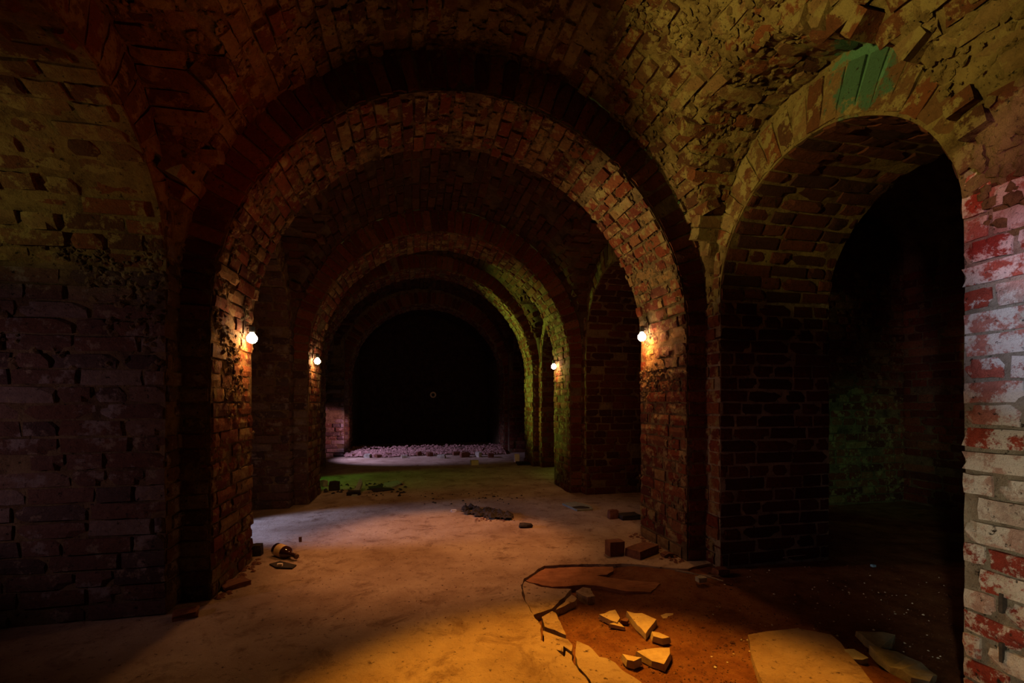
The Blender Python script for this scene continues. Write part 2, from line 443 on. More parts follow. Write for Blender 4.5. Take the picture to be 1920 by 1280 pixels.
# transverse arches with pilasters
for k, A in enumerate(ARCH):
    y0, y1 = A['y']; c, r = A['c'], A['r']
    mb = MB_(); st = .05 if k < 2 else .1
    mb.arch('Y', c, ZA, r, r + .36, y0, y1, st, .006)
    for side in (-1, 1):
        xa, xb = (c - r - .30, c - r) if side < 0 else (c + r, c + r + .30)
        mb.box(xa, xb, y0, y1, -.1, ZA, st * 1.3, .005, 'xXyY')
    o = struct('brick_arch', mb, M_MORT, 'brick ' + NAMEARCH[k], 'arch')
    bs = Bricks('jamb')
    curve(bs, arc('Y', c, ZA, r), (0, 1, 0), y0, y1, arcn('Y', c, ZA), mk='jamb', p0=.008, p1=.028)
    # jamb faces towards the nave
    plane(bs, (c + r, y0, 0), (0, 1, 0), (0, 0, 1), (-1, 0, 0), y1 - y0, ZA, p0=.006, p1=.02)
    plane(bs, (c - r, y0, 0), (0, 1, 0), (0, 0, 1), (1, 0, 0), y1 - y0, ZA, p0=.006, p1=.02)
    # front faces
    wf = .16 if k < 2 else .14
    plane(bs, (c + r + .01, y0, 0), (1, 0, 0), (0, 0, 1), (0, -1, 0), wf, ZA, mk='red', p0=.007, p1=.013)
    plane(bs, (c - r - wf - .01, y0, 0), (1, 0, 0), (0, 0, 1), (0, -1, 0), wf, ZA, mk='mauve', p0=.007, p1=.013)
    ring(bs, 'Y', c, ZA, r, r + .27, y0, (0, -1, 0), mk='red')
    bs.place(o, 300 if k < 3 else 60)
    if k < 2:
        sm = []
        for _ in range(1400 if k == 0 else 400):
            sd = random.choice((-1, 1)); p = Vector((c + sd * r, U(y0, y1), U(1.2, ZA) if R() < .6 else U(.1, 1.2))); N = Vector((-sd, 0, 0))
            if patchy(p, 3.5, 0): sm.append((p + N * U(.004, .02), N))
        for _ in range(2200 if k == 0 else 600):
            t = U(0, pi); N = Vector((-cos(t), 0, -sin(t))); p = Vector((c, U(y0, y1), ZA)) - N * r
            if patchy(p, 3.5, -.1): sm.append((p + N * U(.004, .022), N))
        crust(o, sm, .005, .024, M_MORT)
    if k < 2:   # pale plaster bead left along the joint between arch face and vault
        v = []; f = []; n = 60
        t0, t1 = (.30, 1.15) if k == 0 else (.3, 2.8)
        for i in range(n + 1):
            t = t0 + (t1 - t0) * i / n
            ctr = Vector((NC + (RV - .004) * cos(t), y0 - .004, ZV + (RV - .004) * sin(t))) + vn(Vector((t * 9, 0, 0))) * .004
            rr = .007 * (.35 + abs(noise.noise(Vector((t * 11, 3, 0)))) * 2.2) * (1 if i not in (0, n) else .1)
            rad = Vector((cos(t), 0, sin(t)))
            for q in range(5):
                a = q * 2 * pi / 5; v.append(ctr + (rad * cos(a) + Vector((0, 1, 0)) * sin(a)) * rr)
        for i in range(n):
            for q in range(5): f.append((i * 5 + q, i * 5 + (q + 1) % 5, (i + 1) * 5 + (q + 1) % 5, (i + 1) * 5 + q))
        m = bpy.data.meshes.new('plaster_bead'); m.from_pydata(v, [], f); m.materials.append(M_GREEN)
        link('plaster_bead', m, o, label='pale green line of plaster along the outer edge of the arch')

# piers (bodies between side openings)
def pier(x0, x1, y0, y1, label, faces, mk='red', h=3.3, zmax=2.3, mat=M_MORT, cap=300, step=.08):
    mb = MB_(); mb.box(x0, x1, y0, y1, -.1, h, step, .005, 'xXyY')
    o = struct('brick_pier', mb, mat, label, 'pier')
    bs = Bricks(mk)
    for fc in faces:
        kw = {}
        mk2 = None
        if isinstance(fc, tuple): fc, mk2, kw = fc
        hh = kw.pop('h', zmax)
        if fc == 'x': plane(bs, (x0, y0, 0), (0, 1, 0), (0, 0, 1), (-1, 0, 0), y1 - y0, hh, mk=mk2, **kw)
        if fc == 'X': plane(bs, (x1, y0, 0), (0, 1, 0), (0, 0, 1), (1, 0, 0), y1 - y0, hh, mk=mk2, **kw)
        if fc == 'y': plane(bs, (x0, y0, 0), (1, 0, 0), (0, 0, 1), (0, -1, 0), x1 - x0, hh, mk=mk2, **kw)
    bs.place(o, cap)
    return o
# near right pier and wall (whitewashed)
wp = pier(XR, XR + TH, -2.5, 1.37, 'whitewashed peeling brick pier at the right edge, lit pink and white', [('x', 'white', dict(h=2.0, p0=.010, p1=.022, miss=0, keep=lambda u, v: u > 2.2))], mat=M_MORTW)
pier(XL - TH, XL, -2.5, 1.37, 'near left brick wall beside the viewer, outside the picture', [('X', 'mauve', dict(h=2.0, keep=lambda u, v: u > 3.0))])
# strips between side opening and pilaster are part of these bodies
def body(side, y0, y1, label, xa, **kw):
    if side > 0: return pier(xa, xa + TH, y0, y1, label, kw.pop('faces'), **kw)
    return pier(xa - TH, xa, y0, y1, label, kw.pop('faces'), **kw)
low = dict(h=ZS, p0=.008, p1=.016)
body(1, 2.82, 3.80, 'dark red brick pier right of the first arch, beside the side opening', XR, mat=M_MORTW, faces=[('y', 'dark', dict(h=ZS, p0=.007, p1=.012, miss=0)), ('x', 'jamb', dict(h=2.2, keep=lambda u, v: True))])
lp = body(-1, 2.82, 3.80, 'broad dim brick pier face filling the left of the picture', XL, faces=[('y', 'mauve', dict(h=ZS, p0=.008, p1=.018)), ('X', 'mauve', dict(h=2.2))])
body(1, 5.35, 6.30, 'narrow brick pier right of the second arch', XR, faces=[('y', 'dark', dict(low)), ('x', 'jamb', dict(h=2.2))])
sm = []
while len(sm) < 700:
    p = Vector((U(-2.2, XL), 2.82, U(1.2, 2.2)))
    if patchy(p, 2.5, -.15) and R() < ((p.z - 1.1) / 1.1) ** 2: sm.append((p - Vector((0, U(.008, .016), 0)), Vector((0, -1, 0))))
crust(lp, sm, .006, .026, M_MORT)
def hole(parent, x0, x1, y0, y1, z0, z1):
    mb = MB_(); mb.box(x0, x1, y0, y1, z0, z1, .5, 0); link('hole', mb.mesh('hole', M_CHAR), parent, label='dark hole in the brickwork')
hp = P(125, 1160); ray_ = ray(125, 292); d_ = 2.82 / ray_[1]
hole(lp, ray_[0] * d_ - .06, ray_[0] * d_ + .06, 2.795, 2.83, HC + ray_[2] * d_ - .045, HC + ray_[2] * d_ + .045)
for py in (1130, 1222):
    r_ = ray(1886, py); d_ = XR / r_[0]
    hole(wp, XR - .024, XR + .02, r_[1] * d_ - .004, r_[1] * d_ + .006, HC + r_[2] * d_ - .035, HC + r_[2] * d_ + .035)
body(-1, 5.35, 6.30, 'brick pier left of the second arch, lilac-lit at its foot', XL, faces=[('y', 'mauve', dict(low)), ('X', 'mauve', dict(h=2.2))])
body(1, 7.75, 8.65, 'far brick pier right of the third arch', 2.20, faces=[('y', 'red', dict(low)), 'x'], cap=40)
body(-1, 7.75, 8.65, 'far brick pier left of the third arch, hidden behind the second', -1.62, faces=['y'], cap=0)
body(1, 10.15, 13.0, 'last brick pier at the right end of the passage', 2.12, faces=[('y', 'red', dict(low))], cap=0)
body(-1, 10.15, 13.0, 'last brick pier at the left end of the passage, lit rose low down', -1.42, faces=[('y', 'mauve', dict(low, p1=.05, miss=.1))], cap=120)

# side arches
for k, b in enumerate(BAYS):
    y0, y1 = b['o']; yc = (y0 + y1) / 2; r = (y1 - y0) / 2
    for side in (1, -1):
        xa, xb_ = (b['xr'], b['xr'] + TH) if side > 0 else (b['xl'] - TH, b['xl'])
        mb = MB_(); mb.arch('X', yc, ZS, r, r + .42, xa, xb_, .06 if k < 2 else .12, .006)
        lab = 'brick side arch on the %s of the %s' % ('right' if side > 0 else 'left', WHERE[k])
        if k == 0 and side > 0: lab += ', with teal paint remains above its opening'
        o = struct('side_arch', mb, M_MORTV if k == 0 else M_MORT, lab, 'arch')
        bs = Bricks('vault')
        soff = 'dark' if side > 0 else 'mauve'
        if k == 0 and side < 0: soff = 'vault'
        if k == 0 and side < 0:
            curve(bs, arc('X', yc, ZS, r), (1, 0, 0), xa, xb_, arcn('X', yc, ZS), mk=soff, p0=.0, p1=.03)
        else:
            curve(bs, arc('X', yc, ZS, r), (1, 0, 0), xa, xb_, arcn('X', yc, ZS), mk=soff)
        fx, N = (xa, (-1, 0, 0)) if side > 0 else (xb_, (1, 0, 0))
        if k < 3: ring(bs, 'X', yc, ZS, r, r + .27, fx, N, mk='vault', keep=lambda p, b=b: p.z < max(2.12, zl(b, p.y) + .12))
        bs.place(o, 300 if k < 2 else 0)

# vaults
for k, b in enumerate(BAYS):
    by0, by1 = b['b']; xl, xr = b['xl'], b['xr']
    mb = MB_(); st = .05 if k == 0 else .07
    ny = int((by1 - by0) / st)
    def fn(u, v, b=b, up=0.0):
        t = pi * u; x = b['c'] - b['r'] * cos(t); y = b['b'][0] + (b['b'][1] - b['b'][0]) * v
        x = min(max(x, b['xl'] - .12), b['xr'] + .12)
        return Vector((x, y, max(zb(b, x), zl(b, y)) + up))
    mb.grid(fn, 84 if k < 2 else 50, ny, .009, 5.0, .004, flip=True)
    mb.grid(lambda u, v, b=b: fn(u, v, b, .35), 20, 12, 0)
    lab = ['rough brick groined vault over the nearest bay, olive-lit on the right', 'dim reddish brick vault over the second bay', 'dark brick vault over the third bay', 'black unlit brick vault over the fourth bay'][k]
    o = struct('ceiling', mb, M_MORTV if k == 0 else M_SHADE, lab, 'vault', smooth=True)
    bs = Bricks('vault' if k == 0 else 'darkened')
    lo = -.2 if k == 0 else by0
    curve(bs, arc('Y', b['c'], ZV, b['r']), (0, 1, 0), lo, by1, arcn('Y', b['c'], ZV),
          keep=lambda p, b=b: zb(b, p.x) > zl(b, p.y) + .01 and not inopen(b, p), p0=.006, p1=.032, miss=.07, head=.6)
    yc = sum(b['o']) / 2; r = (b['o'][1] - b['o'][0]) / 2 + .075
    pts = []
    for i in range(161):
        t = pi * i / 160; cy, sy = cos(t), sin(t)
        q = (abs(cy) ** EX + abs(sy) ** EX) ** (-1 / EX)
        pts.append(Vector((0, yc + r * cy * q, ZV + 1.16 * sy * q)))
    nf = lambda p, H: (lambda n: n if n.z < 0 or (n.dot(Vector((0, yc - p.y, 2.0 - p.z))) > 0) else -n)(Vector((0, -H.z, H.y)).normalized())
    def nf(p, H, yc=yc):
        n = Vector((0, -H.z, H.y)).normalized()
        return n if n.dot(Vector((0, yc - p.y, 2.0 - p.z))) > 0 else -n
    for (x0, x1) in ((b['c'] + .2, xr), (xl, b['c'] - .2)):
        curve(bs, pts, (1, 0, 0), x0, x1, nf, keep=lambda p, b=b: zl(b, p.y) > zb(b, p.x) + .01, p0=.006, p1=.032, miss=.07, head=.6)
    bs.place(o, 300 if k < 2 else 0)
    if k == 0:
        sm = []
        while len(sm) < 5200:
            t = U(.03, pi - .03); y = U(.6, by1)
            x = b['c'] + b['r'] * cos(t)
            if zl(b, y) > zb(b, x):
                x = U(xl, xr); z = zl(b, y); e = .004
                if z <= zb(b, x): continue
                N = Vector((0, (zl(b, y + e) - zl(b, y - e)) / (2 * e), -1))
            else:
                z = zb(b, x); N = Vector((b['c'] - x, 0, ZV - z))
            p = Vector((x, y, z)); N.normalize()
            if not patchy(p, 2.5, -.12): continue
            sm.append((p + N * U(.004, .022), N))
        crust(o, sm, .006, .030, M_MORTV)

# end of the passage and outer walls
def wallbox(name, args, mat, label, faces='xXyYzZ'):
    mb = MB_(); mb.box(*args, .25, .01, faces); return struct(name, mb, mat, label, 'wall')
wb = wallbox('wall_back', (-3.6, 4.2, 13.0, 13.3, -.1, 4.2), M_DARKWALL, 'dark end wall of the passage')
wallbox('wall_front', (-3.6, 4.2, -2.8, -2.5, -.1, 4.2), M_MORT, 'wall behind the viewer')
wallbox('wall_left', (-5.0, -4.8, -2.8, 13.3, -.1, 3.4), M_MORT, 'outer wall of the left aisle')
mb = MB_(); mb.box(5.63, 5.9, -2.8, 13.3, -.1, 3.3, .12, .010, 'xXyY')
wr = struct('wall_right', mb, M_MORT, 'dim brick outer wall of the right aisle, seen through the side arch', 'wall')
bs = Bricks('red'); plane(bs, (5.63, 2.4, 0), (0, 1, 0), (0, 0, 1), (-1, 0, 0), 1.9, 2.6, miss=.04); bs.place(wr, 300)
pier(4.25, 5.63, 4.3, 4.9, 'aisle cross wall of brick with a faint green light, deep in the right opening', [('y', 'jamb', dict(h=2.6, p0=.004, p1=.018, miss=.04))], h=3.2)
# aisle ceilings
for (c, lab) in ((4.31, 'unlit barrel vault of the right aisle'), (-3.5, 'unlit barrel vault of the left aisle')):
    mb = MB_(); rr = 1.40
    mb.grid(lambda u, v: Vector((c - rr * cos(pi * u), -2.6 + 15.8 * v, 2.6 + .95 * sin(pi * u))), 24, 50, .02, flip=True)
    mb.grid(lambda u, v: Vector((c - rr * cos(pi * u), -2.6 + 15.8 * v, 2.9 + .95 * sin(pi * u))), 12, 4, 0)
    struct('ceiling', mb, M_MORT, lab, 'vault')
mb = MB_(); mb.grid(lambda u, v: Vector((.3 - 1.9 * cos(pi * u), 10.88 + 2.2 * v, 1.74 + 1.8 * sin(pi * u))), 30, 12, .02, flip=True)
mb.grid(lambda u, v: Vector((.3 - 1.9 * cos(pi * u), 10.88 + 2.2 * v, 2.0 + 1.8 * sin(pi * u))), 12, 2, 0)
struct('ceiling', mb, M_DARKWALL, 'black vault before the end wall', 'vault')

# ------------------------------------------------------------------ floor
def C8(x, y): return (960 + x * .1875, 1040 + y * .1875)        # notes taken from an enlarged view
def C7(x, y): return (900 + x * .53125, 900 + y * .53125)
crack = [C8(*p) for p in [(770, 1280), (640, 1110), (500, 1000), (430, 935), (290, 850), (290, 710), (210, 590), (115, 440), (92, 300), (120, 235), (320, 108), (600, 93), (1030, 90)]]
cw = [P(*p) for p in crack]
def rough_path(pts, step=.035, amp=.006):
    out = []
    for a, b in zip(pts[:-1], pts[1:]):
        n = max(1, int((b - a).length / step))
        for i in range(n):
            p = a.lerp(b, i / n)
            if i: p = p + Vector((U(-amp, amp), U(-amp, amp), 0))
            out.append(p)
    out.append(pts[-1]); return out
path = [Vector((-6, -3, 0)), Vector((cw[0].x + .25, -3, 0)), P(1150, 1330)] + rough_path(cw) + rough_path([P(1165, 1056), P(1230, 1062), P(1290, 1066), Vector((2.1, 2.9, 0))], .06, .012) + \
       [Vector((3.0, 3.0, 0)), Vector((3.0, 5.0, 0)), Vector((6.2, 5.0, 0)), Vector((6.2, 14, 0)), Vector((-6, 14, 0))]
def prism(pts, z0, z1, shrink=0.0, taper=0.0, cut=True):
    """closed slab over a polygon; triangulated top"""
    from mathutils.geometry import tessellate_polygon
    n = len(pts); c = sum((Vector((p.x, p.y, 0)) for p in pts), Vector()) / n
    def sh(p, a):
        d = Vector((p.x - c.x, p.y - c.y, 0)); l = d.length or 1
        return Vector((p.x, p.y, 0)) - d / l * a
    top = [sh(p, shrink) for p in pts]; bot = [sh(p, shrink - taper) for p in pts]
    v = [(p.x, p.y, z1) for p in top] + [(p.x, p.y, z0) for p in bot]
    tr = tessellate_polygon([[Vector((p.x, p.y, 0)) for p in top]])
    f = []
    for t in tr:
        a, b_, c_ = [Vector(v[i]) for i in t]
        if (b_ - a).cross(c_ - a).z < 0: t = t[::-1]
        f.append(tuple(t)); f.append(tuple(n + i for i in t[::-1]))
    area = sum(pts[i].x * pts[(i + 1) % n].y - pts[(i + 1) % n].x * pts[i].y for i in range(n))
    for i in range(n):
        j = (i + 1) % n
        q = (i, n + i, n + j, j) if area > 0 else (i, j, n + j, n + i)
        f.append(q)
    return v, f
v, f = prism(path, -.07, 0)
m = bpy.data.meshes.new('floor'); m.from_pydata(v, [], f); m.materials.append(M_CONC)
floor = link('floor', m, kind='structure', label='worn concrete floor of the passage, lit amber', cat='floor')
# dirt bed under the broken part and in the right aisle
mb = MB_()
def dz(x, y):
    p = Vector((x, y, 0))
    z = -.052
    e = min(1, max(0, (y - 1.95) / .75)); z += .036 * e * min(1, max(0, (x - 1.0) / .5))          # rises to the unbroken floor towards the arch
    z += .03 * min(1, max(0, (x - 1.9) / .4)) * (1 - e)
    return z + noise.noise(p * 3.2) * .008 + noise.noise(p * 11) * .006 + noise.noise(p * 31) * .004
x0, x1, y0, y1 = .15, 6.1, -2.9, 4.9
mb.grid(lambda u, v: Vector((x0 + (x1 - x0) * u ** 1.6, y0 + (y1 - y0) * v, dz(x0 + (x1 - x0) * u ** 1.6, y0 + (y1 - y0) * v))), 190, 200, 0)
dirt = struct('dirt_ground', mb, M_DIRT, 'reddish sandy dirt bed exposed where the concrete floor is broken away', 'ground', smooth=True)
# cracked plates that still lie in the floor: pieces of the floor
plates = [
 ([(125, 232), (320, 112), (600, 97), (1015, 92), (1020, 140), (960, 172), (850, 182), (1050, 215), (1500, 262), (1400, 352), (1150, 342), (870, 292), (720, 278), (440, 298), (290, 282)], -.014),
 ([(120, 240), (290, 295), (440, 312), (610, 320), (550, 400), (400, 530), (210, 590), (115, 440), (92, 300)], -.010),
 ([(620, 345), (700, 300), (800, 315), (845, 405), (760, 418), (690, 395)], -.008),
 ([(530, 430), (600, 372), (658, 410), (640, 442), (430, 532)], -.012),
 ([(280, 600), (400, 540), (440, 560), (500, 650), (550, 800), (430, 750), (310, 712)], -.006),
 ([(300, 722), (430, 765), (580, 815), (630, 880), (612, 950), (530, 895), (520, 955), (430, 930), (295, 850)], -.012),
 ([(640, 840), (760, 890), (870, 1000), (940, 1010), (1040, 1060), (1110, 1130), (1300, 1260), (1420, 1350), (1500, 1430), (870, 1430), (790, 1290), (650, 1110), (620, 985), (632, 890)], -.004),
 ([(440, 940), (520, 965), (535, 905), (608, 955), (615, 1010), (640, 1095), (505, 998)], -.02),
]
for k, (pp, zt) in enumerate(plates):
    pts = [P(*C8(*p)) for p in pp]; pts = rough_path(pts + [pts[0]], .03, .004)[:-1]
    v, f = prism(pts, -.06, zt, .012 if k in (1, 2, 4, 5) else .008)
    c = sum(pts, Vector()) / len(pts)
    v = [(a[0], a[1], a[2] + ((a[0] - c.x) * U(-.01, .01) if a[2] == zt else 0)) for a in v]
    m = bpy.data.meshes.new('slab'); m.from_pydata(v, [], f); m.materials.append(M_DUST if k == 0 else M_CONC)
    link('slab', m, floor)
# loose fragments
def fragment(pp, thick, z, label, mat=M_SLABF, name='concrete_fragment', cat='rubble', tilt=(0, 0), group=None, conv=None, step=.04, amp=.004, top_noise=.004):
    pts = [P(*(conv(*p) if conv else p), z + thick) for p in pp]
    c = sum(pts, Vector()) / len(pts); c.z = z
    pts = [p - c for p in rough_path(pts + [pts[0]], step, amp)[:-1]]
    v, f = prism(pts, 0, thick, 0, U(-.004, .008))
    n = len(pts)
    v = [(a[0], a[1], a[2] + (U(-top_noise, top_noise) if i < n else 0)) for i, a in enumerate(v)]
    m = bpy.data.meshes.new(name); m.from_pydata(v, [], f); m.materials.append(mat)
    o = link(name, m, label=label, cat=cat, group=group, loc=c)
    o.rotation_euler = (tilt[0], tilt[1], 0)
    return o
fr = [
 ([(868, 602), (1030, 550), (1078, 622), (1050, 672), (985, 655)], .032, 'five-sided flat concrete fragment, leftmost in the dirt hole', (.03, .02)),
 ([(975, 695), (1062, 658), (1125, 718)], .022, 'small triangular concrete chip touching the leftmost fragment', (.02, 0)),
 ([(1085, 652), (1130, 622), (1168, 640), (1150, 664)], .03, 'tiny reddish chip between the two largest upper fragments', (0, .03)),
 ([(1145, 570), (1300, 590), (1442, 640), (1335, 765)], .045, 'large kite-shaped concrete fragment in the middle of the dirt hole', (.05, -.02)),
 ([(1395, 770), (1470, 778), (1578, 818), (1500, 832), (1412, 806)], .040, 'small thick concrete fragment just below the kite-shaped one', (.03, 0)),
 ([(1245, 960), (1400, 935), (1575, 930), (1580, 985), (1520, 1085), (1400, 1045)], .038, 'broad concrete fragment nearest the viewer in the dirt hole', (.06, -.04)),
 ([(1100, 985), (1180, 1005), (1290, 1025), (1215, 1062), (1150, 1045)], .045, 'dark-edged concrete fragment left of the broad nearest one', (.02, .04)),
 ([(1485, 602), (1540, 585), (1615, 588), (1600, 622), (1510, 630)], .014, 'thin flat chip right of the kite-shaped fragment', (0, 0)),
]
for pp, t, lab, tl in fr: fragment(pp, t * .72, -.044, lab, conv=C8, tilt=tl, mat=M_CLAY if 'reddish' in lab else M_SLABF)
fragment([(945, 545), (1010, 533), (1120, 522), (1240, 545), (1292, 600), (1345, 660), (1400, 730), (1480, 830), (1060, 830), (1005, 730), (962, 625)], .045, -.048, 'large flat concrete slab at the bottom right, lit amber', conv=C7, mat=M_CONC, name='concrete_slab', cat='slab', top_noise=0, amp=.008, step=.06)
fragment([(1325, 530), (1375, 533), (1463, 550), (1452, 575), (1408, 583), (1360, 560)], .035, -.03, 'pale stone chunk, topmost of those right of the large slab', M_PALE, 'stone_chunk', conv=C7, top_noise=.012, tilt=(.1, 0))
fragment([(1370, 592), (1470, 602), (1555, 640), (1612, 680), (1585, 702), (1520, 692), (1445, 655), (1395, 620)], .035, -.03, 'long pale green-grey stone slab near the bottom right', M_PALE, 'stone_slab', conv=C7, top_noise=.010, tilt=(.05, .05))
fragment([(1284, 600), (1320, 600), (1372, 626), (1350, 636), (1305, 626)], .025, -.03, 'narrow pale stone sliver between the slab and the stone chunks', M_PALE, 'stone_sliver', conv=C7, top_noise=.008)
fragment([(1310, 640), (1390, 655), (1500, 700), (1580, 760), (1440, 800), (1370, 715)], .02, -.045, 'dark flat slab half buried beside the large slab', M_DIRT, 'buried_slab', cat='slab', conv=C7, top_noise=.003)

# chunky broken pieces (irregular blocks)
def chunk(px, py, wpx, hpx, label, mat, name='brick_chunk', cat='rubble', dep=None, rz=0., rough=.12, z=0., tilt=(0, 0), group=None):
    s = M(px, py); c = P(px, py, z); w_, h_ = wpx * s, hpx * s; d_ = dep or w_ * .7
    v = []; f = []
    n = 3
    idx = {}
    for i in range(n):
        for j in range(n):
            for k in range(n):
                if 0 < i < n - 1 and 0 < j < n - 1 and 0 < k < n - 1: continue
                cr = (i in (0, 2)) + (j in (0, 2)) + (k in (0, 2))
                sh = 1 - (.10 * rough * 5 if cr == 3 else 0) * U(0, 1)
                idx[i, j, k] = len(v)
                v.append(((i / 2 - .5) * w_ * sh + U(-1, 1) * rough * w_ * .35, (j / 2 - .5) * d_ * sh + U(-1, 1) * rough * d_ * .35, max(-.002, (k / 2) * h_ * (sh if k == 2 else 1) + (U(-1, 1) * rough * h_ * .5 if k else 0))))
    for a in range(2):
        for b_ in range(2):
            f.append((idx[a, b_, 0], idx[a, b_ + 1, 0], idx[a + 1, b_ + 1, 0], idx[a + 1, b_, 0]))
            f.append((idx[a, b_, 2], idx[a + 1, b_, 2], idx[a + 1, b_ + 1, 2], idx[a, b_ + 1, 2]))
            f.append((idx[a, 0, b_], idx[a + 1, 0, b_], idx[a + 1, 0, b_ + 1], idx[a, 0, b_ + 1]))
            f.append((idx[a, 2, b_], idx[a, 2, b_ + 1], idx[a + 1, 2, b_ + 1], idx[a + 1, 2, b_]))
            f.append((idx[0, a, b_], idx[0, a, b_ + 1], idx[0, a + 1, b_ + 1], idx[0, a + 1, b_]))
            f.append((idx[2, a, b_], idx[2, a + 1, b_], idx[2, a + 1, b_ + 1], idx[2, a, b_ + 1]))
    m = bpy.data.meshes.new(name); m.from_pydata(v, [], f); m.materials.append(mat)
    o = link(name, m, label=label, cat=cat, loc=c + Vector((0, d_ / 2, 0)), group=group); o.rotation_euler = (tilt[0], tilt[1], rz)
    return o
chunk(1157, 1043, 30, 27, 'dark upright half brick left of the tilted brick by the right pier foot', M_CLAY, 'broken_brick', 'brick', rz=.1, rough=.05)
chunk(1212, 1044, 62, 15, 'whole brick lying at an angle by the foot of the right pier', M_CLAY, 'broken_brick', 'brick', rz=.5, rough=.05, dep=.13)
chunk(478, 1043, 20, 20, 'dark brick chunk at the foot of the left pier beside the bottle', M_CHAR, 'brick_chunk', rough=.15)
chunk(434, 1105, 46, 9, 'low dark lump of mortar against the left pier foot', M_CLAY, 'mortar_lump', rough=.2, rz=.7)
chunk(340, 1163, 40, 12, 'low crumbled lump at the left pier corner', M_DIRT, 'mortar_lump', rough=.25, rz=.3)
chunk(1152, 973, 18, 16, 'rounded orange and white brick end in the shade before the right pier', M_CLAY, 'brick_chunk', rough=.2)
chunk(1184, 975, 36, 9, 'flat dark slab with its shadow built in, behind the rounded brick end', M_CHAR, 'slab_and_shadow', cat='slab', rough=.08)  # slab and its cast shadow made as one dark block
chunk(988, 990, 24, 7, 'small brown clod in the middle of the lit floor', M_CHAR, 'dirt_clod', rough=.3)
chunk(851, 960, 10, 4, 'tiny white plaster chip on the lit floor beyond the charred heap', M_WHITE, 'plaster_chip', rough=.2)
chunk(890, 872, 14, 9, 'pale yellow block on the dark far floor', M_YBOX, 'yellow_block', 'block', rough=.03, rz=.15)
chunk(970, 866, 9, 14, 'small white lump before the far right pier', M_WHITE, 'plaster_lump', rough=.25)
chunk(985, 872, 26, 5, 'low dark debris at the foot of the far right pier', M_CHAR, 'debris', rough=.3)
chunk(1318, 1092, 17, 9, 'grey pebble below the stick', M_PALE, 'pebble', cat='stone', rough=.2)
chunk(1358, 1078, 26, 10, 'low brown stone at the right end of the stick', M_CLAY, 'flat_stone', cat='stone', rough=.2)
chunk(1255, 1046, 20, 8, 'small rubble lump in the corner of the right pier foot', M_CLAY, 'rubble_lump', rough=.3)
chunk(626, 920, 18, 17, 'dark upright lump in the green light by the second left pier', M_CHAR, 'dark_lump', rough=.12)
chunk(606, 912, 14, 12, 'green-lit plaster lump touching the second left pier', M_PALE, 'plaster_lump', rough=.2)
chunk(662, 929, 22, 7, 'low stone beside the upright green shard', M_CHAR, 'low_stone', cat='stone', rough=.3)
fragment([(655, 925), (676, 908), (680, 911), (664, 927)], .05, 0, 'pointed pale green shard in the green-lit patch', M_TILE, 'plaster_shard', tilt=(.3, 0), step=.2)
fragment([(720, 905), (745, 900), (753, 905), (735, 913), (718, 912)], .02, 0, 'flat mossy plate in the green-lit patch', M_TILE, 'flat_plate', cat='slab', step=.1)
fragment([(690, 912), (718, 908), (740, 917), (700, 921)], .012, 0, 'dark thin plate left of the mossy plate', M_CHAR, 'dark_plate', cat='slab', step=.1)
fragment([(1054, 943), (1078, 940), (1106, 947), (1112, 953), (1082, 955)], .02, 0, 'grey-green flat tile beside the second right pier', M_TILE, 'floor_tile', 'tile', step=.3, top_noise=.001)
chunk(1095, 957, 30, 4, 'dark debris under the edge of the grey-green tile', M_CHAR, 'debris', rough=.3)
chunk(563, 1016, 5, 9, 'small curled dry red leaf standing on the floor beyond the bottle', M_CLAY, 'dry_leaf', 'leaf', dep=.006, rough=.2)
chunk(1640, 1063, 8, 4, 'small pale blue plastic scrap on the dark right floor', simple('blue_plastic', (.30, .55, .85), (.2, .4, .7), 10, .4), 'plastic_scrap', 'scrap', z=-.01)

def clods(name, spots, mat, label, cat, parent=None, seg=5, kind='stuff'):
    v = []; f = []
    for (c, r) in spots:
        b0 = len(v); ph = U(0, 6)
        q = [Vector((cos(ph + a * 2 * pi / seg) * U(.7, 1.2), sin(ph + a * 2 * pi / seg) * U(.7, 1.2), U(0, .3))) for a in range(seg)]
        v += [c + p * r for p in q]; v.append(c + Vector((U(-.3, .3), U(-.3, .3), U(.5, 1.0))) * r); v.append(c + Vector((0, 0, -.2)) * r)
        for a in range(seg):
            f.append((b0 + a, b0 + (a + 1) % seg, b0 + seg)); f.append((b0 + (a + 1) % seg, b0 + a, b0 + seg + 1))
    m = bpy.data.meshes.new(name); m.from_pydata([tuple(p) for p in v], [], f); m.materials.append(mat)
    return link(name, m, parent, label=label, cat=cat, kind=kind)
# charred heap
sp = []
for i in range(170):
    a = U(0, 1); px = 868 + 88 * a; py = 952 + 22 * a * .6 + U(-9, 9) * (1 - abs(a - .45)) + 3
    sp.append((P(px, py, U(0, .02)), U(.015, .05)))
clods('charred_heap', sp, M_CHAR, 'black crumpled charred heap on the lit floor beyond the first arch', 'debris')
sp = [(P(U(890, 965), U(962, 977), 0), U(.006, .016)) for _ in range(90)]
clods('ash_crumbs', sp, M_CLAY, 'reddish crumbs spread at the near edge of the charred heap', 'debris')
